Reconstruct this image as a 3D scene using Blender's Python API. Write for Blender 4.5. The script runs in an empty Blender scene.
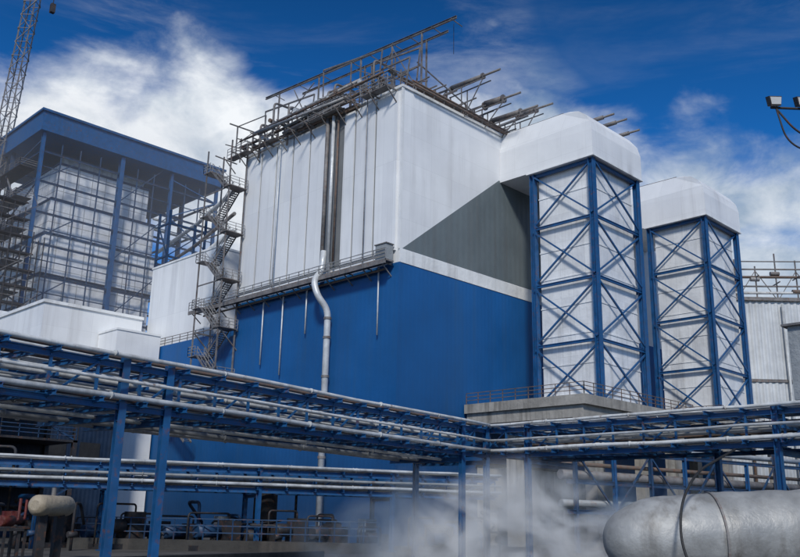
import bpy, math, random
from mathutils import Vector, Matrix, noise as mnoise
random.seed(7)
V=Vector
scene=bpy.context.scene
COL=scene.collection

# ------------------------------------------------------------ materials
def mat(name,col,rough=.6,metal=0.,var=.12,streak=.25,dirt=(.12,.10,.085),scale=.5,
        ribs=0.,ribd=.25,panel=None,seam=.35,bump=.05,rust=0.,streakscale=1.0,foot=None,col2=.88):
    m=bpy.data.materials.new(name); m.use_nodes=True
    N=m.node_tree.nodes; L=m.node_tree.links
    b=N['Principled BSDF']; b.inputs['Roughness'].default_value=rough; b.inputs['Metallic'].default_value=metal
    g=N.new('ShaderNodeNewGeometry')
    def noise(sc,det=6,vec=None,mul=None):
        n=N.new('ShaderNodeTexNoise'); n.inputs['Scale'].default_value=sc; n.inputs['Detail'].default_value=det
        n.inputs['Roughness'].default_value=.6
        src=g.outputs['Position']
        if mul:
            mp=N.new('ShaderNodeVectorMath'); mp.operation='MULTIPLY'; mp.inputs[1].default_value=mul
            L.new(src,mp.inputs[0]); src=mp.outputs[0]
        L.new(src,n.inputs['Vector']); return n.outputs['Fac']
    def rng(s,a,b_,c=0,d=1):
        r=N.new('ShaderNodeMapRange'); r.inputs[1].default_value=a; r.inputs[2].default_value=b_
        r.inputs[3].default_value=c; r.inputs[4].default_value=d; L.new(s,r.inputs[0]); return r.outputs[0]
    def mix(f,a,b_):
        x=N.new('ShaderNodeMix'); x.data_type='RGBA'
        if hasattr(f,'name'): L.new(f,x.inputs[0])
        else: x.inputs[0].default_value=f
        for i,s in ((6,a),(7,b_)):
            if isinstance(s,tuple): x.inputs[i].default_value=(*s,1)
            else: L.new(s,x.inputs[i])
        return x.outputs[2]
    n1=noise(scale)
    lo=tuple(c*(1-var*1.6) for c in col); hi=tuple(min(.95,c*(1+var)) for c in col)
    c=mix(rng(n1,.3,.7),lo,hi)
    if streak>0:
        n2=noise(streakscale,7,mul=(1,1,.06)); n3=noise(.13,3)
        mm=N.new('ShaderNodeMath'); mm.operation='MULTIPLY'
        L.new(rng(n2,.47,.8,0,streak*1.7),mm.inputs[0]); L.new(rng(n3,.35,.62),mm.inputs[1])
        c=mix(mm.outputs[0],c,dirt)
    if rust>0:
        n4=noise(3.,8)
        c=mix(rng(n4,.62-.25*rust,.75,0,.9),c,(.16,.06,.025))
    if panel or ribs or foot:
        sp=N.new('ShaderNodeSeparateXYZ'); L.new(g.outputs['Position'],sp.inputs[0])
        ad=N.new('ShaderNodeMath'); ad.operation='ADD'; L.new(sp.outputs[0],ad.inputs[0]); L.new(sp.outputs[1],ad.inputs[1])
    if foot:   # deep shade painted into the wall colour, darker towards the ground
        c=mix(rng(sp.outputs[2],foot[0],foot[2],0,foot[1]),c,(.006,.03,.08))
    if panel:
        cb=N.new('ShaderNodeCombineXYZ'); L.new(ad.outputs[0],cb.inputs[0]); L.new(sp.outputs[2],cb.inputs[1])
        br=N.new('ShaderNodeTexBrick'); br.offset=0.; br.squash=1.
        br.inputs['Scale'].default_value=1.; br.inputs['Brick Width'].default_value=panel[0]; br.inputs['Row Height'].default_value=panel[1]
        br.inputs['Mortar Size'].default_value=panel[2]; br.inputs['Mortar Smooth'].default_value=.3; br.inputs['Bias'].default_value=0.
        br.inputs['Color1'].default_value=(1,1,1,1); br.inputs['Color2'].default_value=(col2,col2,col2+.01,1); br.inputs['Mortar'].default_value=(1-seam,1-seam,1-seam,1)
        L.new(cb.outputs[0],br.inputs['Vector'])
        x=N.new('ShaderNodeMix'); x.data_type='RGBA'; x.blend_type='MULTIPLY'; x.inputs[0].default_value=1.
        L.new(c,x.inputs[6]); L.new(br.outputs['Color'],x.inputs[7]); c=x.outputs[2]
    L.new(c,b.inputs['Base Color'])
    L.new(rng(n1,.3,.7,max(.05,rough-.12),min(1,rough+.12)),b.inputs['Roughness'])
    bp=N.new('ShaderNodeBump'); bp.inputs['Strength'].default_value=1.; bp.inputs['Distance'].default_value=bump
    h=noise(scale*4,5)
    if ribs:
        ml=N.new('ShaderNodeMath'); ml.operation='MULTIPLY'; ml.inputs[1].default_value=math.tau/ribs; L.new(ad.outputs[0],ml.inputs[0])
        sn=N.new('ShaderNodeMath'); sn.operation='SINE'; L.new(ml.outputs[0],sn.inputs[0])
        s2=N.new('ShaderNodeMath'); s2.operation='MULTIPLY_ADD'; s2.inputs[1].default_value=ribd; L.new(sn.outputs[0],s2.inputs[0]); L.new(h,s2.inputs[2]); h=s2.outputs[0]
    L.new(h,bp.inputs['Height']); L.new(bp.outputs[0],b.inputs['Normal'])
    return m

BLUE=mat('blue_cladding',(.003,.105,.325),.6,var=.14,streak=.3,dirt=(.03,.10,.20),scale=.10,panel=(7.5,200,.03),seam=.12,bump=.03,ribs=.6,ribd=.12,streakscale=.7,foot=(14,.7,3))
WHITE=mat('white_cladding',(.83,.84,.84),.5,var=.05,streak=.32,dirt=(.46,.46,.45),scale=.15,panel=(1.5,9.3,.018),seam=.2,bump=.012,streakscale=.9,col2=.92)
WHITE2=mat('white_smooth_cladding',(.84,.85,.85),.5,var=.05,streak=.35,dirt=(.47,.46,.45),scale=.2,panel=(3.1,3.1,.02),seam=.15,bump=.015,col2=.93)
GREY=mat('grey_cladding',(.14,.17,.18),.5,var=.08,streak=.25,scale=.3,bump=.03,ribs=.9,ribd=.2)
GREYL=mat('grey_recess_cladding',(.20,.21,.215),.5,var=.1,streak=.4,scale=.3,bump=.02)
STRIPE=mat('white_band_paint',(.82,.83,.82),.5,var=.05,streak=.3)
DUCT=mat('duct_insulation_jacket',(.83,.84,.84),.45,metal=.03,var=.10,streak=.5,dirt=(.40,.40,.39),scale=.35,panel=(1.5,3.1,.025),seam=.2,bump=.05,streakscale=1.6)
QUILT=mat('silver_insulation_panel',(.86,.87,.88),.45,metal=.03,var=.08,streak=.35,dirt=(.35,.35,.35),scale=.5,panel=(2.4,2.0,.09),seam=.5,bump=.1,col2=.86)
SBLUE=mat('blue_steel_paint',(.008,.085,.235),.5,var=.18,streak=.35,dirt=(.04,.06,.09),scale=1.2,rust=.2,bump=.01)
DBLUE=mat('dark_blue_steel_paint',(.012,.05,.12),.55,var=.2,streak=.3,scale=.8,rust=.3,bump=.01)
STEEL=mat('weathered_steel',(.20,.19,.185),.6,metal=.1,var=.3,streak=.3,scale=1.,rust=.35,bump=.02)
LSTEEL=mat('galvanised_steel',(.33,.33,.33),.55,metal=.2,var=.25,streak=.3,scale=1.,rust=.25,bump=.02)
DSTEEL=mat('dark_steel',(.028,.028,.032),.65,metal=.1,var=.3,streak=.2,scale=1.,rust=.3,bump=.02)
PIPE=mat('aluminium_pipe_jacket',(.48,.50,.51),.45,metal=.1,var=.25,streak=.5,dirt=(.18,.17,.15),scale=.8,bump=.02,streakscale=2)
PIPEW=mat('white_pipe_paint',(.62,.63,.62),.55,var=.2,streak=.5,dirt=(.22,.20,.18),scale=.8,rust=.1,bump=.01,streakscale=2)
PIPES=mat('bright_silver_pipe_jacket',(.62,.64,.65),.4,metal=.15,var=.12,streak=.3,dirt=(.25,.24,.22),scale=1.2,bump=.02)
PIPEB=mat('grey_pipe_paint',(.26,.28,.29),.5,var=.2,streak=.35,scale=1.,rust=.2,bump=.01)
PIPER=mat('rusty_pipe',(.15,.12,.10),.7,var=.3,streak=.3,scale=1.5,rust=.7,bump=.02)
CONC=mat('concrete',(.36,.34,.305),.85,var=.2,streak=.95,dirt=(.10,.09,.075),scale=.5,bump=.06,streakscale=1.6)
CONCD=mat('shaded_concrete',(.045,.043,.04),.9,var=.3,streak=.5,scale=.7,bump=.05)  # concrete coloured very dark, the yard's deep shade put into the base colour
GROUND=mat('ground_concrete',(.07,.066,.062),.9,var=.4,streak=0,scale=.25,bump=.03)  # very dark base colour stands in for shadow over the yard floor
BEIGE=mat('beige_tank_paint',(.40,.34,.25),.5,var=.1,streak=.4,scale=1)
RED=mat('red_paint',(.11,.011,.008),.6,var=.25,streak=.4,scale=1.5,rust=.3)
BLACK=mat('black_rubber',(.02,.02,.02),.6,var=.2,streak=0)
NAVY=mat('dark_navy_cladding',(.006,.022,.055),.6,var=.3,streak=.5,dirt=(.04,.04,.04),scale=.4,bump=.03,ribs=.5,ribd=.3)
TARP=mat('grey_duct_wrap',(.36,.365,.36),.5,metal=.15,var=.2,streak=.9,dirt=(.14,.13,.115),scale=.6,bump=.04,streakscale=1.8)
GREYBOX=mat('grey_cabinet_paint',(.30,.32,.33),.5,var=.1,streak=.25,scale=1.5)
GLASS=mat('lamp_glass',(.5,.5,.48),.1,var=.05,streak=0)

# ------------------------------------------------------------ mesh builder
class M:
    def __init__(s): s.v=[]; s.f=[]
    def add(s,vs,fs):
        k=len(s.v); s.v+= [V(p) for p in vs]; s.f+=[tuple(i+k for i in f) for f in fs]; return s
    def box(s,x0,x1,y0,y1,z0,z1):
        return s.add([(x0,y0,z0),(x1,y0,z0),(x1,y1,z0),(x0,y1,z0),(x0,y0,z1),(x1,y0,z1),(x1,y1,z1),(x0,y1,z1)],
          [(0,3,2,1),(4,5,6,7),(0,1,5,4),(1,2,6,5),(2,3,7,6),(3,0,4,7)])
    def frame(s,p,q):
        d=(q-p).normalized(); up=V((0,0,1)) if abs(d.z)<.9 else V((0,1,0))
        a=d.cross(up).normalized(); b=a.cross(d).normalized(); return a,b
    def beam(s,p,q,w,h=None):
        p=V(p);q=V(q);h=h or w; a,b=s.frame(p,q)
        vs=[c+a*i*w/2+b*j*h/2 for c in (p,q) for i,j in ((-1,-1),(1,-1),(1,1),(-1,1))]
        return s.add(vs,[(3,2,1,0),(4,5,6,7),(0,1,5,4),(1,2,6,5),(2,3,7,6),(3,0,4,7)])
    def ibeam(s,p,q,w,h,t=None):
        p=V(p);q=V(q); t=t or w*.12; a,b=s.frame(p,q)
        s.beam(p+b*(h/2-t/2),q+b*(h/2-t/2),w,t); s.beam(p-b*(h/2-t/2),q-b*(h/2-t/2),w,t)
        return s.beam(p,q,t,h-2*t)
    def cyl(s,p,q,r,n=12,r2=None):
        p=V(p);q=V(q); r2=r if r2 is None else r2; a,b=s.frame(p,q)
        vs=[c+(a*math.cos(math.tau*i/n)+b*math.sin(math.tau*i/n))*rr for c,rr in ((p,r),(q,r2)) for i in range(n)]
        fs=[(i,(i+1)%n,n+(i+1)%n,n+i) for i in range(n)]+[tuple(range(n-1,-1,-1)),tuple(range(n,2*n))]
        return s.add(vs,fs)
    def tube(s,pts,r,n=10):
        pts=[V(p) for p in pts]; k0=len(s.v); rs=r if isinstance(r,list) else [r]*len(pts)
        prev=None
        for i,p in enumerate(pts):
            d=((pts[min(i+1,len(pts)-1)]-pts[max(i-1,0)])).normalized()
            if prev is None:
                a,b=s.frame(p,p+d)
            else:
                a=(prev-d*prev.dot(d)).normalized(); b=a.cross(d)
            prev=a
            for j in range(n): s.v.append(p+(a*math.cos(math.tau*j/n)+b*math.sin(math.tau*j/n))*rs[i])
        for i in range(len(pts)-1):
            for j in range(n): s.f.append((k0+i*n+j,k0+i*n+(j+1)%n,k0+(i+1)*n+(j+1)%n,k0+(i+1)*n+j))
        s.f.append(tuple(k0+j for j in range(n-1,-1,-1))); e=k0+(len(pts)-1)*n
        s.f.append(tuple(e+j for j in range(n))); return s
    def rail(s,p,q,h=1.1,sp=1.8,t=.06):
        p=V(p);q=V(q);L=(q-p).length; n=max(1,round(L/sp)); z=V((0,0,1))
        for i in range(n+1):
            c=p.lerp(q,i/n); s.beam(c,c+z*h,t)
        for k in (.35,.68,1.): s.beam(p+z*h*k,q+z*h*k,t)
        return s
def bend(pts,r=.6,n=5):
    pts=[V(p) for p in pts]; out=[pts[0]]
    for i in range(1,len(pts)-1):
        a=(pts[i-1]-pts[i]); b=(pts[i+1]-pts[i]); rr=min(r,a.length*.45,b.length*.45)
        p0=pts[i]+a.normalized()*rr; p1=pts[i]+b.normalized()*rr
        for k in range(n+1):
            t=k/n; out.append(p0*(1-t)**2+pts[i]*2*t*(1-t)+p1*t*t)
    out.append(pts[-1]); return out

def mkobj(name,m,material,origin,smooth=False):
    me=bpy.data.meshes.new(name)
    me.from_pydata([tuple(v-origin) for v in m.v],[],m.f); me.materials.append(material)
    if smooth:
        me.polygons.foreach_set('use_smooth',[len(p.vertices)==4 for p in me.polygons])
    me.update(); o=bpy.data.objects.new(name,me); COL.objects.link(o); return o
def thing(name,label,cat,loc,group=None):
    o=bpy.data.objects.new(name,None); o.empty_display_size=.5; COL.objects.link(o); o.location=loc
    o['label']=label; o['category']=cat; o['worg']=list(loc)
    if group: o['group']=group
    return o
def part(name,m,material,par,smooth=False,label=None):
    c=sum(m.v,V((0,0,0)))/len(m.v)
    o=mkobj(name,m,material,c,smooth); o.parent=par; o.location=c-V(par['worg']); o['worg']=list(c)
    if label: o['label']=label
    return o
def solo(name,label,cat,m,material,smooth=False,group=None):
    c=sum(m.v,V((0,0,0)))/len(m.v); c.z=min(v.z for v in m.v)
    o=mkobj(name,m,material,c,smooth); o.location=c; o['label']=label; o['category']=cat; o['worg']=list(c)
    if group: o['group']=group
    return o

# ------------------------------------------------------------ ground
g=solo('ground','','',M().add([(-2500,-2500,0),(2500,-2500,0),(2500,2500,0),(-2500,2500,0)],[(0,1,2,3)]),GROUND)
del g['label'],g['category']; g['kind']='structure'

# ------------------------------------------------------------ main building
X0,Y0,ZT,ZM=56.5,56.7,45.2,26.4
XE=94.
mb=thing('main_building','tall boiler hall clad in white panels above a bright blue base','industrial building',(X0,Y0,0))
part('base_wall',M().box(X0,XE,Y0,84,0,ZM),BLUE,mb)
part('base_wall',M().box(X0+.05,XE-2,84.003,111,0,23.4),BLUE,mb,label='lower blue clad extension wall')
part('upper_wall',M().box(X0+.12,XE-.2,Y0+.12,83.9,ZM,ZT),WHITE,mb,label='flat white panel cladding with dark vertical joints')
y=Y0+.03
part('grey_panel',M().add([(57.0,y,27.9),(XE-1,y,27.9),(XE-1,y,39.8),(72.3,y,39.6),(57.0,y+.09,27.9),(XE-1,y+.09,27.9),(XE-1,y+.09,39.8),(72.3,y+.09,39.6)],
    [(0,1,2,3),(0,4,5,1),(1,5,6,2),(2,6,7,3),(3,7,4,0)]),GREY,mb)
part('white_band',M().box(X0+.06,XE,Y0-.06,Y0+.11,ZM+.01,27.75),STRIPE,mb)
part('smooth_cladding',M().box(X0+.3,XE-.4,Y0+.06,Y0+.118,27.76,ZT-.05),WHITE2,mb)
part('parapet',M().box(X0-.08,XE,Y0-.1,Y0+.25,ZT+.01,ZT+.3).box(X0-.08,X0+.25,Y0+.26,84,ZT+.01,ZT+.3),STRIPE,mb)
part('corner_trim',M().box(X0-.02,X0+.28,Y0-.03,Y0+.115,27.76,ZT),STRIPE,mb)
# broad flat panels standing off the wall, dark joints left between them
js=[57.1,60.4,63.6,65.5,68.3,71.2,74.3,77.4,80.4,83.6]
for a_,b_ in zip(js[:-1],js[1:]):
    if a_==65.5: continue
    part('facade_panel',M().box(X0-.14,X0+.11,a_+.14,b_-.14,27.7,ZT-.35),WHITE,mb)
for yy in js[1:-1]:
    part('joint_strip',M().box(X0-.02,X0+.118,yy-.135,yy+.135,27.7,ZT-.35),GREYL,mb)
part('joint_strip',M().box(X0-.02,X0+.118,65.65,68.15,27.7,ZT-.35),GREYL,mb,label='wide grey recess behind the riser pipes')
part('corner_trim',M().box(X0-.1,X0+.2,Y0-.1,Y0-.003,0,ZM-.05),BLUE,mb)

wk=thing('wall_walkway','steel walkway with handrail bracketed along the wall above the blue base','walkway',(X0,70,26))
part('deck',M().box(X0-1.5,X0-.3,Y0+.4,92,26.35,26.5).beam((X0-1.45,Y0+.4,26.25),(X0-1.45,92,26.25),.12,.4),STEEL,wk)
part('railing',M().rail((X0-1.45,Y0+.4,26.5),(X0-1.45,92,26.5),1.1,1.7,.07),LSTEEL,wk)
for i in range(13):
    yy=Y0+1+i*2.8
    part('bracket',M().beam((X0-.02,yy,25.1),(X0-1.4,yy,26.2),.1).beam((X0,yy,26.25),(X0-1.4,yy,26.25),.1),STEEL,wk)
for k,(dx,z,r) in enumerate(((-.75,26.75,.13),(-.5,27.25,.09),(-.5,25.8,.12))):
    solo('wall_pipe','thin horizontal pipe run along the wall walkway','pipe',M().tube([(X0+dx,Y0+1.2,z),(X0+dx,90,z)],r,8),PIPER if k!=1 else PIPES,True,'pipes along the wall walkway')
jb=thing('junction_box','small grey cabinet on the walkway at the building corner','cabinet',(X0-.9,57.9,26.5))
part('housing',M().box(X0-1.3,X0-.35,57.2,58.7,26.55,28.1),GREYBOX,jb); part('lid',M().box(X0-1.38,X0-.3,57.1,58.8,28.1,28.2),STEEL,jb)
for yy,r,m_,z0,z1 in ((67.7,.22,STEEL,27.2,46),(66.7,.2,PIPES,27.2,46),(65.9,.12,PIPER,28,45.5),(76.2,.09,PIPES,27,45),(61.3,.06,LSTEEL,27,45)):
    solo('vertical_pipe','vertical pipe clamped to the white cladding','pipe',M().tube([(X0-.6,yy,z0),(X0-.6,yy,z1)],r,10),m_,True,'vertical pipes on the cladding')
dp=thing('downcomer_pipe','large silver pipe dropping from the walkway down the blue wall','pipe',(X0-1,66.5,0))
part('pipe_run',M().tube(bend([(X0-.6,67.4,29.5),(X0-.75,67.4,27.3),(X0-1.9,67.3,26.),(X0-1.9,66.6,24.3),(X0-.7,66.2,22.9),(X0-.7,66.2,.2)],1.),.34,14),PIPES,dp,True)
for z in (22,20,16,12,8): part('pipe_clamp',M().cyl((X0-.7,66.2,z-.12),(X0-.7,66.2,z+.12),.41,14),STEEL,dp)
for yy,z1,z0 in ((59.2,26.2,19.4),(74.4,26,17),(78.,26,18.5),(70.3,26,21.)):
    solo('drain_pipe','thin white drain pipe down the blue wall','pipe',M().tube([(X0-.3,yy,z1),(X0-.3,yy,z0)],.08,8),PIPES,True,'drain pipes on the blue wall')

# ---- stair tower
st=thing('stair_tower','weathered steel zigzag stair hung on the end of the white wall','staircase',(X0-2,86,17))
sx0,sx1,sy0,sy1=X0-2.7,X0-.4,83.2,88.4
for x,yv in ((sx0,sy0),(sx0,sy1),(sx1,sy0),(sx1,sy1)):
    part('post',M().beam((x,yv,17.),(x,yv,46.5),.15),STEEL,st)
for z in (18,23.2): 
    for yv in (sy0,sy1): part('wall_bracket',M().beam((sx0,yv,z),(X0+.02,yv,z-.1),.16).beam((sx0,yv,z),(X0+.02,yv,z-2.4),.12),STEEL,st)
for i in range(6,16):
    z=i*2.9
    a=(i%2==0); ya,yb=(sy0+1.,sy1-1.) if a else (sy1-1.,sy0+1.)
    xl,xr=(sx0+.1,sx0+1.05) if a else (sx1-1.05,sx1-.1)
    if i%2==1: L_=M().box(sx0-.2,sx1,sy1-1.,sy1+.5,z-.1,z)
    else: L_=M().box(sx0-.2,sx1,sy0-.5,sy0+1.,z-.1,z)
    part('landing',L_,STEEL,st)
    r=M(); yl=(sy1+.5 if i%2==1 else sy0-.5)
    r.rail((sx0-.2,yl,z),(sx1,yl,z),1.1,1.2,.055); y2=(sy1-1. if i%2==1 else sy0+1.); r.rail((sx0-.2,min(yl,y2),z),(sx0-.2,max(yl,y2),z),1.1,1.0,.055)
    part('landing_railing',r,LSTEEL,st)
    if i<15:
        fl=M()
        for x in (xl,xr): fl.beam((x,ya,z),(x,yb,z+2.9),.06,.24)
        for k in range(14):
            t=(k+.5)/14; yy=ya+(yb-ya)*t; fl.box(xl,xr,yy-.13,yy+.13,z+2.9*t-.02,z+2.9*t+.02)
        part('flight',fl,STEEL,st)
        fr=M()
        for x in (xl,xr):
            for h in (.55,1.1): fr.beam((x,ya,z+h),(x,yb,z+2.9+h),.05)
            for k in range(4):
                t=k/3; fr.beam((x,ya+(yb-ya)*t,z+2.9*t),(x,ya+(yb-ya)*t,z+2.9*t+1.1),.05)
        part('flight_railing',fr,LSTEEL,st)
    if i%2==0: part('tie_beam',M().beam((sx0,sy0,z-.15),(sx0,sy1,z-.15),.12),STEEL,st)
for (ya,yb,za_,zb_) in ((88.2,93.2,17.4,13.9),(93.8,88.8,13.9,10.4)):
    fl=M()
    for x in (sx0+.2,sx0+1.2): fl.beam((x,ya,za_),(x,yb,zb_),.07,.26); fl.beam((x,ya,za_+1.1),(x,yb,zb_+1.1),.05); fl.beam((x,ya,za_+.6),(x,yb,zb_+.6),.05)
    for k in range(16):
        t=(k+.5)/16; yy=ya+(yb-ya)*t; fl.box(sx0+.2,sx0+1.2,yy-.13,yy+.13,za_+(zb_-za_)*t-.02,za_+(zb_-za_)*t+.02)
    for k in range(5):
        t=k/4; fl.beam((sx0+.2,ya+(yb-ya)*t,za_+(zb_-za_)*t),(sx0+.2,ya+(yb-ya)*t,za_+(zb_-za_)*t+1.1),.05)
    part('flight',fl,STEEL,st)
part('landing',M().box(sx0,X0-.01,93.2,94.4,13.7,13.85),STEEL,st); part('landing',M().box(sx0,X0-.01,sy1-.6,sy1+.9,17.2,17.35),STEEL,st)
part('landing_railing',M().rail((sx0,94.4,13.85),(X0-.2,94.4,13.85),1.1,1.2,.055),LSTEEL,st)

# ---- roof edge gallery
rg=thing('roof_gallery','rusty pipe gallery with handrail overhanging the roof edge','gallery',(X0-1,70,45))
for a_,b_ in ((57.4,61.5),(64.8,70.2),(76.5,79.2),(81.8,86)):
    part('deck',M().box(X0-1.5,X0-.5,a_,b_,45.12,45.2),STEEL,rg)
    part('railing',M().rail((X0-1.5,a_,45.2),(X0-1.5,b_,45.2),1.2,1.5,.06),LSTEEL,rg)
for i in range(12):
    yy=57.4+i*2.6
    part('outrigger',M().beam((X0-.1,yy,43.6),(X0-1.7,yy,45),.1).beam((X0,yy,44.95),(X0-2.2-.5*(i%3),yy,45.05),.12),STEEL,rg)
    part('gallery_post',M().beam((X0+.4,yy,45.3),(X0+.4,yy,47.6+(i%3)*.5),.12).beam((X0+.4,yy,47.2),(X0-1.9,yy,47.0),.1),STEEL,rg)
for k in range(15):
    dx=random.uniform(-2.2,.9); z=random.uniform(44.9,48.2); y0_=random.uniform(56.8,66); y1=random.uniform(74,87); dz=random.uniform(-.6,.9); r=random.choice([.07,.1,.13,.18])
    solo('roof_pipe','rusty pipe running along the roof edge gallery','pipe',M().tube([(X0+dx,y0_,z),(X0+dx+random.uniform(-.3,.3),y1,z+dz)],r,8),(PIPER,STEEL,LSTEEL,PIPER,PIPEB)[k%5],True,'pipes on the roof edge gallery')
for yy,za_,zb_ in ((67.9,45.3,48.5),(66.8,45.3,49),(75.,44,49),(80.5,44.,48.5),(60.5,45,49.5),(72.,45,47.5),(78.,45,50.5)):
    solo('vent_pipe','upright vent pipe with bent top on the roof edge','pipe',M().tube(bend([(X0-.6,yy,za_),(X0-.6,yy,zb_),(X0+2.5,yy+.3,zb_+.3)],.6),.14,8),STEEL,True,'vent pipes on the roof edge')
for k in range(14):
    yy=58+k*2.+random.uniform(-.5,.5); hh=random.uniform(.8,2.9)
    vs=thing('roof_valve_stand','small valve and pipe stand cluttering the roof edge','valve stand',(X0-.5,yy,45.3),'valve stands on the roof edge')
    part('stand_post',M().beam((X0-.4,yy,45.3),(X0-.4,yy,45.3+hh),.12),STEEL,vs)
    part('valve_body',M().cyl((X0-.9,yy,45.3+hh),(X0+.2,yy+.3,45.4+hh),.2+.12*random.random(),10),(STEEL,PIPER,PIPE)[k%3],vs)
    part('cross_arm',M().beam((X0-1.6,yy,45.+hh*.7),(X0+1.,yy,45.6+hh*.7+random.uniform(-.5,.5)),.08),STEEL,vs)
gt=thing('roof_gantry','long rusty overhead gantry rail on posts above the roof','gantry',(61,70,45.2))
za=lambda yy: 53.3+(yy-52.8)*.065
part('rail_beam',M().ibeam((60.2,52.6,za(52.6)),(60.2,86,za(86)),.22,.3),STEEL,gt)
part('rail_beam',M().ibeam((61.6,55,za(55)-.2),(61.6,80,za(80)-.5),.18,.24),STEEL,gt)
for yy in (53.2,56,59.4,62,66,69,74.5,79,84):
    part('cross_tie',M().beam((60.0,yy,za(yy)-.05),(61.8,yy,za(yy)-.2),.08),STEEL,gt)
for yy,x in ((57.6,60.2),(58.2,61.6),(62.2,60.2),(68.2,61.6),(67.4,60.2),(75,60.2),(83,60.2)):
    part('post',M().beam((x,yy,45.2),(x,yy,za(yy)-.2),.16),STEEL,gt)
for a_,b_,c_,d_ in ((57.6,46,62.2,53.4),(62.2,53.2,67.4,46.5),(75,46,80,54.6),(68.2,53,62,49.4),(83,50,76,54.2)):
    part('diagonal_brace',M().beam((60.25,a_,b_),(60.25,c_,d_),.1),STEEL,gt)
part('lower_rail',M().beam((60.2,57.6,49.6),(60.2,76,50.6),.13),STEEL,gt)
part('lower_rail',M().beam((61.6,58,48.4),(59.5,70,50.),.12),STEEL,gt)
part('hoist_line',M().beam((60.9,53.6,53.2),(60.9,53.6,49.6),.04),DSTEEL,gt)
part('end_frame',M().beam((56.2,86,45.3),(56.2,86,50),.14).beam((58.6,86,45.3),(58.6,86,50),.14).beam((55,86,50),(61,86,50.2),.14).beam((56.2,86,47.6),(58.6,86,50),.1).beam((56.2,80,49.6),(56.2,86,50),.1).beam((56.2,80,45.3),(56.2,80,49.6),.12),STEEL,gt)
for p,q in (((58,57.5,47.6),(58,74,48.4)),((57.6,56.8,49.1),(57.6,70,49.6)),((58.8,56.5,50.6),(58.8,64,51.4)),((57.2,72,50),(58.9,84,52.4)),((56.6,60,50.8),(58.4,72,53.6))):
    solo('roof_beam','straight rusty steel beam carried above the roof','beam',M().beam(p,q,.16).beam(p,(p[0],p[1]+.6,45.3),.12).beam(q,(q[0],q[1]-.3,45.3),.12).beam(((p[0]+q[0])/2,(p[1]+q[1])/2,(p[2]+q[2])/2),((p[0]+q[0])/2,(p[1]+q[1])/2,45.3),.12),STEEL,group='steel beams above the roof')
rr=thing('roof_railing','rusty handrail and pipe supports along the roof edge','railing',(70,57,45.4))
part('railing',M().rail((57,Y0+.5,ZT+.3),(86,Y0+.5,ZT+.3),1.2,1.6,.07),STEEL,rr)
for i in range(12):
    x=58.+i*1.55+random.uniform(-.3,.3); h=1.+random.random()*1.7
    part('pipe_support',M().beam((x,Y0+.9,ZT),(x,Y0+.9,ZT+h),.12).beam((x,Y0-.7,ZT+h),(x,Y0+2.,ZT+h),.12),STEEL,rr)
for dy,z,r in ((.7,46.4,.16),(1.3,46.9,.12),(-.4,46.2,.1),(1.8,47.6,.14),(-.6,45.7,.12)):
    solo('roof_pipe','rusty pipe running along the roof edge','pipe',M().tube([(57.6,Y0+dy,z),(76+dy*3,Y0+dy,z-.3)],r,8),PIPER,True,'pipes along the roof edge')
for x,z,l,r_ in ((66.6,49.6,9.,.26),(70.2,48.2,7.,.4),(73.4,47.8,8.5,.3),(76.4,49.2,7.,.36)):
    sl=thing('vent_silencer','horizontal vent silencer cylinder on a steel frame at the roof edge','silencer',(x,Y0,ZT),'vent silencers on the roof edge')
    y0=Y0-4.8
    part('silencer_body',M().cyl((x,y0+2.4,z),(x,y0+l-2,z+.2),r_,16),STEEL,sl,True)
    part('outlet_pipe',M().tube([(x,y0,z-.05),(x,y0+l+1,z+.25)],.13,10),STEEL,sl,True)
    for q in (2.3,l-2.): part('end_flange',M().cyl((x,y0+q,z),(x,y0+q+.18,z),r_+.1,16),STEEL,sl)
    part('support_frame',M().beam((x-.5,y0+1.7,z-.6),(x-.5,Y0+3,z-.6),.11).beam((x+.5,y0+1.7,z-.6),(x+.5,Y0+3,z-.6),.11).beam((x-.5,Y0+.3,ZT),(x-.5,Y0+.3,z-.6),.1).beam((x+.5,Y0+.3,ZT),(x+.5,Y0+.3,z-.6),.1).beam((x-.5,y0+2,z-.6),(x-.5,Y0,ZT),.09).beam((x+.5,Y0+2.8,ZT),(x+.5,Y0+2.8,z-.6),.1),STEEL,sl)
fr=thing('roof_pipe_frame','slender braced steel frame standing on the roof','frame',(66,60,45.2))
for x in (63.5,67,70.5):
    part('post',M().beam((x,60,45.2),(x,60,51.2-(x-63.5)*.25),.13),STEEL,fr)
part('top_beam',M().beam((62.,60,51.6),(72,60,49),.12).beam((63.5,60,48.6),(70.5,60,47.5),.1),STEEL,fr)
part('diagonal_brace',M().beam((63.5,60,45.4),(67,60,50),.09).beam((67,60,45.4),(70.5,60,49.2),.09),STEEL,fr)

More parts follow.
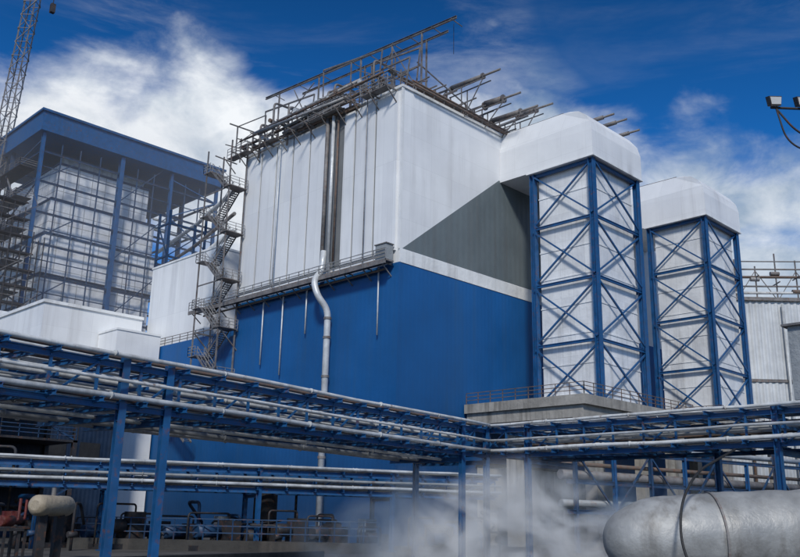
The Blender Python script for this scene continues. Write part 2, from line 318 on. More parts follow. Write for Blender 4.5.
# ------------------------------------------------------------ duct towers
def tower(x0,x1,y0,y1,zb,zt,hoodback,lab):
    T=thing('duct_tower',lab,'duct tower',((x0+x1)/2,(y0+y1)/2,zb),'duct towers beside the boiler hall')
    w=.6
    for x in (x0,x1):
        for yv in (y0,y1):
            part('column',M().ibeam((x,yv,zb),(x,yv,zt),w,w,.1),SBLUE,T)
    npan=4; dz=(zt-zb)/npan
    def face(a,b,br=True):
        for k in range(npan+1):
            z=zb+k*dz+(-.3 if k==npan else (.35 if k==0 else 0)); t=.55 if k in(0,npan) else .32
            part('horizontal_beam',M().ibeam((*a,z),(*b,z),t*.6,t,.06),SBLUE,T)
        if not br: return
        for k in range(npan):
            za_,zb_=zb+k*dz+.3,zb+(k+1)*dz-.3
            part('cross_brace',M().beam((*a,za_),(*b,zb_),.17,.17),SBLUE,T)
            off=V((b[1]-a[1],-(b[0]-a[0]),0)).normalized()*.18
            part('cross_brace',M().beam(V((*a,zb_))+off,V((*b,za_))+off,.17,.17),SBLUE,T)
    face((x0,y0),(x1,y0)); face((x0,y1),(x0,y0)); face((x1,y0),(x1,y1),False); face((x1,y1),(x0,y1),False)
    i=.45
    part('duct_casing',M().box(x0+i,x1-i,y0+i,y1-i,zb+.9,zt-.1),DUCT,T)
    for z in [zb+1.2+k*3.1 for k in range(8)]:
        part('casing_stiffener',M().box(x0+i-.06,x1-i+.06,y0+i-.06,y1-i+.06,z,z+.14),DUCT,T)
    hx0,hx1=x0-.5,x1+.5
    prof=[(y0-.5,zt,0,0),(y0-.5,zt+2.8,0,0),(y0-.3,zt+3.9,.05,.25),(y0+.3,zt+4.8,.15,.8),(y0+1.2,zt+5.5,.3,1.35),(y0+2.4,zt+5.9,.5,1.8),(y0+3.6,zt+6.05,.6,2.0),(hoodback,zt+6.1,.6,2.0),(hoodback,zt+3.6,0,.1),(hoodback,zt,0,0)]
    n=len(prof)
    vs=[(hx0+a,yy,z) for (yy,z,a,b) in prof]+[(hx1-b,yy,z) for (yy,z,a,b) in prof]
    fs=[(0,n-1,n-2,1),(n,n+1,2*n-2,2*n-1),tuple([1]+list(range(n-2,1,-1))),tuple(range(n+1,2*n-1))]+[(i_,(i_+1)%n,n+(i_+1)%n,n+i_) for i_ in range(n)]
    part('duct_hood',M().add(vs,fs),WHITE2,T,label='white duct elbow with bevelled rounded top edges')
    part('hood_rim',M().box(hx0-.1,hx1+.1,y0-.6,y1+.5,zt-.16,zt-.005),STRIPE,T)
    for xx in (hx0+.8,hx1-2.3): part('hood_edge_rail',M().beam((xx,y0+3.4,zt+6.14),(xx,hoodback-.2,zt+6.2),.1,.1),STEEL,T)
    return T
tower(73,82,45,52.5,13.4,39.4,Y0+.05,'blue braced steel tower around a white duct beside the boiler hall')
tower(98.6,107.6,45,52.5,14.1,39.7,58.05,'blue braced steel tower around a white duct, set further along')
for x,z in ((85.,50.2),(88.,50.6),(91,50.2)):
    solo('vent_pipe','thin horizontal vent pipe projecting over the duct roof','pipe',M().tube(bend([(x,58,45.1),(x,58,z),(x,49,z-.2)],.5),.14,8).cyl((x,50.5,z-.17),(x,53.5,z-.1),.26,10),STEEL,True,'vent pipes over the duct roof')

def pedestal(x0,x1,y0,y1,zt,cols,lab):
    P=thing('concrete_pedestal',lab,'concrete platform',((x0+x1)/2,(y0+y1)/2,0))
    part('slab',M().box(x0,x1,y0,y1,zt-.9,zt),CONC,P)
    part('edge_beam',M().box(x0+.3,x1-.3,y0+.4,y0+1.5,zt-2.3,zt-.9).box(x0+.3,x0+1.3,y0+1.5,y1-.1,zt-2.,zt-.9),CONC,P)
    for (x,yv) in cols: part('column',M().box(x-.6,x+.6,yv-.6,yv+.6,0,zt-2.3).box(x-.9,x+.9,yv-.9,yv+.9,zt-2.8,zt-2.305),CONC,P)
    part('railing',M().rail((x0+.1,y0+.1,zt),(x1-.1,y0+.1,zt),1.1,1.6,.06).rail((x0+.1,y0+.1,zt),(x0+.1,y1-.2,zt),1.1,1.6,.06),PIPER,P)
pedestal(66,87,42.4,56.5,13.5,[(69,43.6),(84,43.6),(69,52.5),(84.5,53)],'stained concrete platform on thick columns carrying the duct tower')
pedestal(93.5,112,42.4,57.8,14.2,[(96,43.6),(110,43.6),(96,54),(110,54)],'second stained concrete platform on columns under a duct tower')

sb=thing('second_hall','white clad hall behind the further duct tower','industrial building',(110,70,0))
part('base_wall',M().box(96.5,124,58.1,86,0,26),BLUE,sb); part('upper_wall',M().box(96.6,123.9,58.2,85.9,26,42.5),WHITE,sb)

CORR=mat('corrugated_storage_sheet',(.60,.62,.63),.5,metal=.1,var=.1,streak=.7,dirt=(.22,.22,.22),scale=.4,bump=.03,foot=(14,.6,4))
tk=thing('storage_house','pale ribbed sheet storage building with pipework above its roof','building',(123.6,46.3,0))
rdir=V((1,-1,0)).normalized(); fdir=V((1,1,0)).normalized(); base=V((117.2,52.5,0))
m=M(); n=200; Wd=46.
for z in (0,33.6):
    for i in range(n): m.v.append(base+rdir*(Wd*i/(n-1))+fdir*((.0,.0,.14,.14)[i%4])+V((0,0,z)))
for i in range(n-1): m.f.append((i,i+1,n+i+1,n+i))
m.add([base+fdir*.2,base+rdir*Wd+fdir*.2,base+rdir*Wd+fdir*14,base+fdir*14]+[p_+V((0,0,33.6)) for p_ in (base+fdir*.2,base+rdir*Wd+fdir*.2,base+rdir*Wd+fdir*14,base+fdir*14)],[(0,1,5,4),(1,2,6,5),(2,3,7,6),(3,0,4,7),(4,5,6,7)])
part('ribbed_wall',m,CORR,tk)
part('eaves_beam',M().beam(base+V((0,0,33.8))-rdir*.3,base+rdir*Wd+V((0,0,33.8)),.7,.5),STEEL,tk)
part('sheet_rail',M().beam(base+V((0,0,22))-fdir*.06,base+rdir*Wd+V((0,0,22))-fdir*.06,.12,.4),STEEL,tk)
for k in range(3):
    c=base+rdir*(3.2+6*k)-fdir*.4; part('wall_pipe',M().tube([c,c+V((0,0,33))],.22,8),PIPE if k else PIPER,tk,True)
tf=thing('roof_pipe_bridge','rusty pipe bridge and braced frame standing above the storage roof','pipe frame',(121,46,34))
pb_=[base+rdir*(.5+3.*k)+fdir*1.5 for k in range(12)]
for k,c in enumerate(pb_):
    part('post',M().beam(c+V((0,0,33.6)),c+V((0,0,41.2-(k%3)*1.)),.17),STEEL,tf)
    part('cross_arm',M().beam(c-fdir*1.2+V((0,0,37.5-(k%2)*.9)),c+fdir*1.2+V((0,0,37.5-(k%2)*.9)),.14),STEEL,tf)
    part('valve',M().cyl(c-rdir*.8+V((0,0,35.4+(k%4)*.9)),c+rdir*.5+V((0,0,35.4+(k%4)*.9)),.32,10),(STEEL,PIPER,LSTEEL)[k%3],tf)
for z,r_,mt in ((35.0,.2,PIPEW),(36.,.13,STEEL),(37.4,.2,PIPER),(38.6,.12,STEEL),(39.8,.09,STEEL)):
    part('longitudinal_pipe',M().tube([pb_[0]-rdir*1.5+V((0,0,z)),pb_[-1]+V((0,0,z+.6))],r_,8),mt,tf,True)
for k in range(11): part('diagonal_brace',M().beam(pb_[k]+V((0,0,34 if k%2 else 38.5)),pb_[k+1]+V((0,0,38.5 if k%2 else 34)),.1),STEEL,tf)

# ------------------------------------------------------------ white low buildings left
wb=thing('white_annex','low white clad annex building with a lower stepped block in front','building',(50,110,0))
part('wall',M().box(42.8,56.3,105.7,125,0,27.6),WHITE2,wb); part('parapet',M().box(42.6,56.4,105.5,125.2,27.6,28),STRIPE,wb)
part('upper_wall',M().box(40,50,126,135,0,30),WHITE,wb)
part('stepped_block',M().box(50.2,56.3,100.4,105.4,0,24.6),WHITE2,wb); part('block_coping',M().box(50.1,56.35,100.3,105.45,24.6,24.85),STRIPE,wb)
wb2=thing('white_roof_house','tall white panelled box standing on the blue extension roof','building',(60,99,23.4))
part('wall',M().box(57.6,66,90.6,106.6,23.41,35.2),WHITE,wb2); part('roof_trim',M().box(57.5,66.1,90.5,106.7,35.2,35.45),STRIPE,wb2)
hr=thing('annex_railing','steel handrail along the blue extension roof edge','railing',(56.7,97,23.4))
part('railing',M().rail((56.8,91,23.42),(56.8,111,23.42),1.1,1.8,.07),STEEL,hr)
wb3=thing('low_shed','long dark low shed with a flat roof','shed',(40,100,0))
part('wall',M().box(18,50,96,100,0,17.5),NAVY,wb3); part('roof',M().box(17.6,50.1,95.6,100.2,17.5,17.9),STEEL,wb3)
part('door',M().box(38,41,95.88,95.99,0,4),DSTEEL,wb3)
for i in range(5): part('window',M().box(29+i*4,31.4+i*4,95.9,95.99,8,10),BLACK,wb3)

# ------------------------------------------------------------ left steel boiler house
bh=thing('boiler_house','open blue steel boiler house with silver insulated boiler inside','industrial building',(65,145,0))
bx=[50.3,64.2,74.,83.6]; by=[133.5,146.,158.5]
part('roof_fascia',M().box(49.4,84.4,132.6,160,62.2,65.5),SBLUE,bh)
part('roof_edge',M().box(49.1,84.7,132.3,160.3,65.51,65.9),SBLUE,bh)
for x in bx:
    for yv in by: part('column',M().ibeam((x,yv,0),(x,yv,62.1),.75 if x==64.2 else .5,.9 if x==64.2 else .6,.12),SBLUE if yv<140 else DBLUE,bh)
for k in range(21):
    z=7+k*2.6; t=.34 if k%2==0 else .16
    part('floor_beam',M().ibeam((50.3,133.5,z),(83.6,133.5,z),t*.6,t,.05),DBLUE,bh)
    if k%2==0:
        part('side_beam',M().ibeam((50.3,133.5,z),(50.3,158.5,z),.22,.36,.05),DBLUE,bh)
        part('floor_beam',M().ibeam((72.9,146,z),(83.6,146,z),.2,.4,.05),DBLUE,bh); part('side_beam',M().ibeam((83.6,133.5,z),(83.6,158.5,z),.2,.4,.05),DBLUE,bh)
for k in range(5):
    z=12.2+k*10.4
    part('wind_brace',M().beam((74,133.5,z),(83.6,133.5,z+5.2),.2),SBLUE,bh); part('wind_brace',M().beam((83.6,133.5,z+5.2),(74,133.5,min(61,z+10.4)),.2),SBLUE,bh)
    part('wind_brace',M().beam((50.3,133.5,z),(57,133.5,z+5.2),.18),DBLUE,bh); part('wind_brace',M().beam((64.2,133.5,z),(74,133.5,z+10.4),.16),DBLUE,bh)
    part('wind_brace',M().beam((50.3,133.5,z),(50.3,146,z+5.2),.2),DBLUE,bh); part('wind_brace',M().beam((50.3,146,z+5.2),(50.3,133.5,min(61,z+10.4)),.2),DBLUE,bh)
for x in (53.6,56.8,60.4,67.4,70.6,77,80): part('sub_column',M().beam((x,133.6,7),(x,133.6,61),.18),DBLUE,bh)
tiers=[(17,24.5,53.4,72.4),(24.9,31.6,52.9,72.9),(32.,38.8,53.3,72.6),(39.2,45.6,52.9,72.9),(46.,51.8,53.5,72.4),(52.2,58.6,54.6,71.2)]
for z0,z1,xa,xb in tiers:
    part('boiler_casing',M().box(xa,xb,134.5+(xa-52.9),157,z0,z1),QUILT,bh,label='silver quilted insulation casing tier')
    part('buckstay',M().box(xa-.15,xb+.15,134.35+(xa-52.9),157.1,z1+.02,z1+.38),DBLUE,bh)
part('boiler_drum',M().cyl((56,139,60.2),(71,139,60.2),1.0,18),PIPE,bh,True)
for k in range(10):
    z=9+k*5.2
    if z>58: break
    part('platform',M().box(47.4,50.,134.2,158,z,z+.12),DSTEEL,bh)
    part('platform_railing',M().rail((47.4,134.2,z+.14),(47.4,158,z+.14),1.1,2.2,.08).rail((47.4,134.2,z+.14),(50.3,134.2,z+.14),1.1,2.2,.08),STEEL,bh)
    part('platform_stair',M().beam((47.9,136+(k%2)*10,z),(47.9,141+(k%2)*10,z+5.2),.12,.35),STEEL,bh)
for k in range(7):
    x=46.9+random.random()*3; yv=134.5+random.random()*14
    part('riser_pipe',M().tube([(x,yv,6),(x,yv,20+random.random()*34)],.18+.2*random.random(),8),PIPER if k%2 else PIPEW,bh,True)
for k in range(6):
    z=20+random.random()*35
    part('cross_pipe',M().tube([(73,137+k,z),(83,137+k,z)],.25,8),PIPE,bh,True)
sc=thing('scaffold_tower','dense dark steel scaffold with plank decks beside the boiler house','scaffold',(47,130,0))
for i in range(6):
    for j in range(3):
        x=41.6+i*1.7; yv=127+j*2.2; part('standard',M().beam((x,yv,0),(x,yv,51-i*2.+(i%2)*1.5),.13),DSTEEL,sc)
for k in range(18):
    z=3+k*2.6; xe=50.8-max(0,(z-30))*.22
    part('ledger',M().beam((41.3,127,z),(xe,127,z),.1),DSTEEL,sc); part('ledger',M().beam((41.3,129.2,z+.1),(xe,129.2,z+.1),.1),STEEL,sc)
    part('guard_rail',M().beam((41.3,126.95,z+1.1),(xe,126.95,z+1.1),.08),STEEL,sc)
    part('transom',M().beam((41.6,126.6,z),(41.6,131.6,z),.1),DSTEEL,sc)
    part('plank_deck',M().box(41.3,xe,127.1,129.,z+.15,z+.23),DSTEEL,sc)
    part('diagonal_brace',M().beam((41.6+(k%3)*3.4,126.9,z),(45+(k%3)*3.4 if (k%3)<2 else xe,126.9,z+2.6),.09),STEEL,sc)
for k,(z,r_) in enumerate(((38,.35),(40.5,.25),(44,.3))):
    solo('link_pipe','long elevated pipe linking boiler house and stair tower','pipe',M().tube([(73.,134,z+3),(66,110,z+1),(60,91,z)],r_,8),(PIPEW,STEEL,PIPE)[k],True,'elevated link pipes')
pb=thing('pipe_bridge_tower','dark braced steel tower next to the stairs','steel tower',(60,108,23))
for x in (60,66):
    for yv in (107.5,110.5): part('post',M().ibeam((x,yv,23.4),(x,yv,45),.3,.3,.05),DBLUE,pb)
for z in (28,33,38,43): part('ring_beam',M().beam((60,107.5,z),(66,107.5,z),.25).beam((60,107.5,z),(60,110.5,z),.25),DBLUE,pb)
for z in (28,33,38): part('cross_brace',M().beam((60,107.5,z),(66,107.5,z+5),.15),DBLUE,pb); part('cross_brace',M().beam((60,110.5,z+5),(60,107.5,z),.15),DBLUE,pb)

# ------------------------------------------------------------ crane boom
cr=thing('lattice_crane','tall lattice crane boom rising beyond the boiler house','crane',(46.5,150.2,0))
A=V((46.2,150.4,0)); B=V((51.0,147.2,112)); wv=1.1
ax=V((1,-1,0)).normalized()*wv; ay=V((1,1,0)).normalized()*wv
cs=[ax+ay,ax-ay,-ax-ay,-ax+ay]
for c in cs: part('chord',M().beam(A+c,B+c*.8,.2),STEEL,cr)
lac=M(); n=40
for k in range(n):
    p=A.lerp(B,k/n); q=A.lerp(B,(k+1)/n)
    for i in range(4):
        c,d=cs[i],cs[(i+1)%4]; 
        lac.beam(p+c,q+d,.1) if k%2 else lac.beam(p+d,q+c,.1); lac.beam(p+c,p+d,.09)
part('lacing',lac,STEEL,cr)
part('hoist_rope',M().beam((53.5,145.5,110),(53.2,145.8,93),.1).beam((53.,146,110),(53.2,145.8,93),.1),DSTEEL,cr)
part('hook_block',M().box(52.8,53.6,145.4,146.2,91.2,93),DSTEEL,cr)
part('slewing_base',M().box(42,51,146,155,0,4),DSTEEL,cr)

# ------------------------------------------------------------ pipe racks
def rack(name_label,P,Q,width,ztop,zlow,front,back,pipes,colw=.27,bay=1.7,steel=SBLUE,coltop=.3,grp='rack pipes',bh_=.22):
    P=V((*P,0));Q=V((*Q,0)); d=(Q-P); Ln=d.length; d.normalize(); nrm=V((-d.y,d.x,0))
    R=thing('pipe_rack',name_label,'pipe rack',P)
    Z=lambda v,z:V((v.x,v.y,z))
    for w,cp in ((0,front),(width,back)):
        for s in cp:
            c=P+d*s+nrm*w
            part('column',M().ibeam(Z(c,0),Z(c,ztop+coltop),colw,colw,.04).box(c.x-.28,c.x+.28,c.y-.28,c.y+.28,0,.06),steel,R)
            if w==0: part('portal_beam',M().ibeam(Z(c+d*.003,zlow-.35),Z(P+d*(s+.003)+nrm*width,zlow-.35),.16,.24,.03),steel,R)
    zm=(ztop+zlow)/2
    for w in (0,width):
        for z in (ztop,zlow):
            part('longitudinal_beam',M().ibeam(Z(P+nrm*(w+.003),z),Z(Q+nrm*(w+.003),z),.14,bh_,.03),steel,R)
    n=int(Ln/bay)
    for k in range(n+1):
        s=Ln*k/n
        for z in (ztop,zlow):
            part('cross_beam',M().ibeam(Z(P+d*s-nrm*.5,z+.12),Z(P+d*s+nrm*(width+.5),z+.12),.13,.18,.025),steel,R)
        if k%2==0: part('middle_beam',M().beam(Z(P+d*(s+.05)-nrm*.4,zm),Z(P+d*(s+.05)+nrm*(width+.4),zm),.08,.12),steel,R)
        for w in (0,width): part('hanger',M().beam(Z(P+d*s+nrm*w,zlow),Z(P+d*s+nrm*w,ztop),.09),steel,R)
        if k<n:
            s2=Ln*(k+1)/n
            if k%2==0: part('side_brace',M().beam(Z(P+d*s-nrm*.02,zlow),Z(P+d*s2-nrm*.02,ztop),.07),steel,R)
            if k%2==1: part('plan_brace',M().beam(Z(P+d*s,zlow-.06),Z(P+d*s2+nrm*width,zlow-.06),.08),steel,R)
    for (w,z,r,mt) in pipes:
        wig=[]; N_=14; s0=-.4+random.random()*.3; s1=Ln+.4
        for k in range(N_+1):
            s=s0+(s1-s0)*k/N_; c=P+d*s+nrm*(w+random.uniform(-.04,.04)); wig.append(Z(c,z+random.uniform(-.03,.03)))
        pm=M().tube(wig,r,10)
        if r>.07:
            for k in range(1,int(Ln/5.)):
                c=P+d*(k*5.+w)+nrm*w; pm.cyl(Z(c-d*.04,z),Z(c+d*.04,z),r*1.3,12)
        solo('rack_pipe','long pipe lying on the blue pipe rack','pipe',pm,mt,True,grp)
    return R
def lay(width,zs,seed,n,rr=(.05,.07,.09,.13)):
    rs=random.Random(seed); out=[]
    for z in zs:
        for k in range(n):
            r=rs.choice(rr); out.append((.15+(width-.3)*k/(n-1)+rs.uniform(-.1,.1),z+.21+r,r,rs.choice([PIPE,PIPEW,PIPE,PIPEW,PIPEW,PIPEB,PIPER])))
    return out
d1=V((50,8.3,0)); Lr=d1.length
s_=lambda x:(x+6)/50*Lr
rack('long blue steel pipe rack on tall columns crossing the yard',(-6,24),(39.,31.47),4.8,7.3,5.9,
     [s_(-4),s_(14.1),s_(16.0),s_(36),s_(38.6)],[s_(-4),s_(12.5),s_(38.6)],
     lay(4.8,(7.3,5.9),1,10)+lay(4.8,(6.55,),12,6,(.05,.07,.09))+[(-.3,7.62,.08,PIPEW),(-.32,6.76,.06,PIPEW),(-.3,6.2,.1,PIPE),(5.05,7.65,.1,PIPEW),(5.05,6.3,.11,PIPEW),(1.4,5.62,.08,PIPEW),(2.9,5.6,.1,PIPE),(4.2,5.62,.08,PIPEW)])
rack('blue steel pipe rack turning across the yard towards the towers',(38.9,31.9),(38.4,1.),4.2,7.3,5.9,[3.2,16.8,26],[12,21,29],
     lay(4.2,(7.3,5.9),3,9)+lay(4.2,(6.55,),14,5,(.05,.07,.09))+[(-.3,7.62,.08,PIPEW),(-.3,6.76,.07,PIPE),(-.3,6.2,.1,PIPEW),(4.45,6.3,.12,PIPE),(4.45,7.,.1,PIPEW)],grp='pipes on the turning rack')
rack('broad lower blue pipe rack in front of the blue wall',(-2,67.6),(55.,43.9),4.2,5.4,4.1,[2+10.2*k for k in range(6)],[2+10.2*k for k in range(6)],
     lay(4.2,(5.4,4.1),5,7,(.08,.11,.15))+[(-.3,4.95,.1,PIPEB),(-.3,4.5,.12,PIPE),(2,4.8,.12,PIPEB),(-.3,5.8,.1,PIPE)],colw=.28,steel=SBLUE,grp='pipes on the lower rack',bh_=.34,bay=2.1)
ho=thing('rack_cabinet','grey steel cabinet standing on top of the pipe rack','cabinet',(37,12,7.6))
part('housing',M().box(38.6,41.2,11.2,14.2,7.75,11.),GREYBOX,ho); part('roof_plate',M().box(38.4,41.4,11.,14.4,11.,11.1),STEEL,ho)
part('door',M().box(38.54,38.59,11.7,13.4,7.95,10.6),STEEL,ho)

# ------------------------------------------------------------ yard objects
yr=thing('yard_railing','dark blue steel handrail on a dark plinth in the yard','railing',(36,51,0))
part('railing',M().rail((28,59.5,.7),(43,44.6,.7),1.4,1.0,.07),DBLUE,yr); part('plinth',M().beam((28,59.5,.35),(43,44.6,.35),1.2,.7),CONCD,yr)
bk=thing('yard_kerb','low dusty concrete kerb wall across the yard','wall',(25,33,0))
part('kerb_wall',M().beam((6,36,.25),(34,40,.25),.5,.5),CONCD,bk)
t=thing('horizontal_tank','beige horizontal tank on steel saddles','tank',(18.9,44.7,0))
ca,cb_=V((18.9,44.2,2.7)),V((21.2,46.0,2.7)); u_=(cb_-ca).normalized()
part('tank_shell',M().tube([ca-u_*.3,ca-u_*.18,ca,cb_,cb_+u_*.18,cb_+u_*.3],[.25,.42,.52,.52,.42,.25],20),BEIGE,t,True)
for k in (.2,.8):
    c=ca.lerp(cb_,k); part('saddle',M().box(c.x-.2,c.x+.2,c.y-.2,c.y+.2,0,2.3),DSTEEL,t)
part('nozzle',M().cyl(ca.lerp(cb_,.5)+V((0,0,.45)),ca.lerp(cb_,.5)+V((0,0,.9)),.12,10),STEEL,t)
for j,(X,Y) in enumerate(((16.9,42.9),(19.4,48.2))):
    rp=thing('red_pump_unit','small dark red pump with motor and pipe flanges on a skid','pump',(X,Y,0),'red pump skids in the yard')
    part('motor',M().cyl((X-.4,Y-.25,1.95),(X+.4,Y+.25,1.95),.26,14),RED,rp,True); part('terminal_box',M().box(X-.15,X+.15,Y-.15,Y+.15,2.15,2.4),RED,rp)
    part('skid_frame',M().box(X-.7,X+.7,Y-.6,Y+.6,1.5,1.62).box(X-.6,X-.48,Y-.5,Y-.38,0,1.5).box(X+.48,X+.6,Y+.38,Y+.5,0,1.5).box(X-.6,X-.48,Y+.38,Y+.5,0,1.5).box(X+.48,X+.6,Y-.5,Y-.38,0,1.5),DSTEEL,rp)
    part('discharge_pipe',M().tube(bend([(X+.5,Y+.25,1.95),(X+.8,Y+.5,1.95),(X+.8,Y+.5,3.)],.25),.07,10),RED,rp,True)
for (x,yv,r_,h,mt,lab) in ((22,62,1.2,5,DSTEEL,'dark upright process vessel'),(14,60,1.3,5,DSTEEL,'dark upright process vessel'),(41,55,.9,4,DSTEEL,'dark upright process vessel'),(18,66,1.4,8,DBLUE,'dark blue upright process vessel')):
    vs_=thing('process_vessel',lab+' with domed top in the yard','vessel',(x,yv,0),'process vessels in the yard')
    part('vessel_shell',M().tube([(x,yv,1),(x,yv,h),(x,yv,h+.5*r_),(x,yv,h+.75*r_)],[r_,r_,.7*r_,.2*r_],20),mt,vs_,True)
    for a in range(3):
        an=a*math.tau/3; part('leg',M().beam((x+r_*.9*math.cos(an),yv+r_*.9*math.sin(an),0),(x+r_*.9*math.cos(an),yv+r_*.9*math.sin(an),1.6),.16),DSTEEL,vs_)
    part('vessel_pipe',M().tube(bend([(x,yv,h+.6*r_),(x,yv,h+1.6),(x+2,yv-1.2,h+1.6),(x+2,yv-1.2,.3)],.4),.1,8),DSTEEL,vs_,True)
es=thing('equipment_structure','dark open steel equipment structure with stacked floors','steel structure',(22,78,0))
for x in (8,15,22,29,36):
    for yv in (78,84): part('column',M().ibeam((x,yv,0),(x,yv,15.6),.4,.4,.06),DSTEEL,es)
part('back_wall',M().box(7.5,36.4,84.3,84.6,0,15.6),NAVY,es)
for z in (4.5,8.5,12,15.6):
    part('floor',M().box(7.8,36.2,77.8,84.2,z,z+.2),DSTEEL,es); part('floor_railing',M().rail((8,77.8,z+.2),(36,77.8,z+.2),1.1,1.75,.07),DBLUE,es)
for i,(x,z) in enumerate(((10,4.7),(18,4.7),(25,8.7),(12,8.7),(30,4.7),(18,12.2))):
    part('vessel',M().cyl((x,80.5,z+1.4),(x+4,80.5,z+1.4),1.1,14),(STEEL,PIPER,DSTEEL,STEEL,DSTEEL,STEEL)[i],es,True)
for i in range(4): part('cross_brace',M().beam((8+7*i,77.9,0.2),(15+7*i,77.9,4.5),.15),DBLUE,es); part('cross_brace',M().beam((8+7*i,77.9,12),(15+7*i,77.9,8.7),.15),DBLUE,es)
rs=random.Random(11)
for i in range(22):
    t_=rs.random(); dd_=rs.uniform(-6,4); x=20+t_*34+dd_*.7; yv=66-t_*24+dd_*.7
    h1,h2=1.4+rs.random()*2.,1.+rs.random()*1.5
    solo('standpipe','short upright pipe with bend and valve in the yard','pipe',M().tube(bend([(x,yv,0),(x,yv,h1),(x+1.6*rs.uniform(-1,1),yv+1.6,h1),(x+1.6,yv+1.8,h2)],.4),.06+.1*rs.random(),8).cyl((x-.3,yv,1.),(x+.3,yv,1.),.2,8),(DBLUE,DSTEEL,DSTEEL,SBLUE,DSTEEL)[i%5],True,'standpipes in the yard')
for i in range(28):
    t_=(i+rs.random()*.6)/28; x=16+t_*38+rs.uniform(-2,2); yv=67-t_*22+rs.uniform(-2,2); a_=rs.uniform(1,2.4); hh=rs.uniform(1.,2.5)
    sk=thing('pump_skid','dark oily pump skid with motor and small pipes','pump skid',(x,yv,0),'dark pump skids in the yard')
    part('skid_base',M().box(x-a_,x+a_,yv-.8,yv+.8,0,.35),DSTEEL,sk); part('motor',M().cyl((x-a_*.7,yv,hh*.5+.3),(x+a_*.1,yv,hh*.5+.3),.45,12),(DSTEEL,DBLUE,DSTEEL,DBLUE)[i%4],sk,True)
    part('casing',M().box(x+a_*.2,x+a_*.8,yv-.5,yv+.5,.35,hh),DSTEEL,sk); part('pipe_loop',M().tube(bend([(x+a_*.5,yv,hh),(x+a_*.5,yv,hh+.5),(x-a_,yv,hh+.5),(x-a_,yv,.2)],.3),.07,8),DSTEEL,sk,True)
for i,(x,yv) in enumerate(((38,56),(47,50),(30,66))):
    cbn=thing('control_cabinet','grey electrical control cabinet standing in the yard','cabinet',(x,yv,0),'control cabinets in the yard')
    part('housing',M().box(x-.6,x+.6,yv-.4,yv+.4,.1,2.3),GREYBOX,cbn); part('cabinet_door',M().box(x-.52,x+.52,yv-.44,yv-.402,.25,2.15),DSTEEL if i%2 else GREYBOX,cbn); part('plinth',M().box(x-.65,x+.65,yv-.45,yv+.45,0,.098),CONCD,cbn)
uf=thing('blue_plant_frame','blue steel plant frame crossed by pipes beneath the concrete platform','steel structure',(78,40,0))
for i in range(8):
    x=62+i*4.6; yv=41-i*.9
    part('column',M().ibeam((x,yv,0),(x,yv,9.4-(i%3)*.6),.3,.3,.05),SBLUE if i%2 else DBLUE,uf)
for z in (3.2,5.6,8.2): part('longitudinal_beam',M().ibeam((61,41.2,z),(96,34.4,z),.2,.34,.05),DBLUE,uf)
for i in range(7): part('cross_brace',M().beam((62+i*4.6,41-i*.9,3.2 if i%2 else 8.2),(66.6+i*4.6,40.1-i*.9,8.2 if i%2 else 3.2),.14),DBLUE,uf)
for z,r_,mt in ((3.9,.3,PIPEB),(6.2,.4,STEEL),(8.9,.25,PIPE),(7.1,.18,PIPER)):
    part('frame_pipe',M().tube([(61,41.8,z),(96,35,z)],r_,10),mt,uf,True)
for k in range(10):
    x=66+k*4.6; yv=38-k*.9; hh=rs.uniform(1.8,4.5)
    ek=thing('plant_skid','dark steel plant skid with tank and ducting by the platform','plant skid',(x,yv,0),'dark plant skids by the platform')
    part('frame',M().box(x-1.6,x+1.6,yv-1,yv+1,0,.4).box(x-1.5,x-1.3,yv-.9,yv-.7,.4,hh).box(x+1.3,x+1.5,yv-.9,yv-.7,.4,hh).box(x-1.6,x+1.6,yv-1,yv+1,hh,hh+.15),DBLUE if k%2 else DSTEEL,ek)
    part('tank',M().cyl((x-1.1,yv,hh*.5),(x+1.1,yv,hh*.5),min(.9,hh*.4),14),(STEEL,DSTEEL,DSTEEL)[k%3],ek,True)
gw=thing('block_lean_to','grey stained low block wall behind the platform columns','building',(74,54,0))
part('wall',M().box(68,92,55.6,56.5,0,7.6),CONC,gw); part('coping',M().box(67.8,92.2,55.4,56.55,7.6,7.85),CONCD,gw)
for k in range(5): part('doorway',M().box(70+k*4.6,72.2+k*4.6,55.5,55.59,0,3.6),BLACK,gw)

# wrapped duct, rounded closed end
nd=thing('wrapped_duct','big dirty grey silver-wrapped duct with rounded end on concrete blocks','duct',(34,15,0))
pA,pB=V((30.4,18.9,1.75)),V((42.5,6.6,2.75)); m=M(); NS=120; NR=64; dd=(pB-pA).normalized(); ra,rb=m.frame(pA,pB)
for i in range(NS):
    t_=i/(NS-1); s=t_**1.5
    prof_=min(1.,s/.15); rad=.12+1.5*math.sqrt(max(0,1-(1-prof_)**2))
    if s>.24: rad+=.06*min(1,(s-.24)/.01)
    for j in range(NR):
        a=math.tau*j/NR; c=pA.lerp(pB,s); n_=ra*math.cos(a)+rb*math.sin(a); pt=c+n_*rad
        w_=.05*mnoise.noise(pt*.6)+.018*mnoise.noise(pt*1.7)+.008*mnoise.noise(pt*4.5)+.012*math.sin(s*70+2.*mnoise.noise(pt*.5))
        m.v.append(pt+n_*w_)
for i in range(NS-1):
    for j in range(NR): m.f.append((i*NR+j,i*NR+(j+1)%NR,(i+1)*NR+(j+1)%NR,(i+1)*NR+j))
m.f.append(tuple(range(NR-1,-1,-1)))
part('duct_shell',m,TARP,nd,True)
for k in (.245,.46,.66,.86): c=pA.lerp(pB,k); part('strap',M().cyl(c-dd*.04,c+dd*.04,1.71,56),STEEL,nd)
for k in (.15,.45,.8): c=pA.lerp(pB,k); part('support_block',M().box(c.x-.7,c.x+.7,c.y-.7,c.y+.7,0,.7),CONCD,nd)
cbx=thing('black_cable','black hose looping over the wrapped duct','hose',(31,15.5,0))
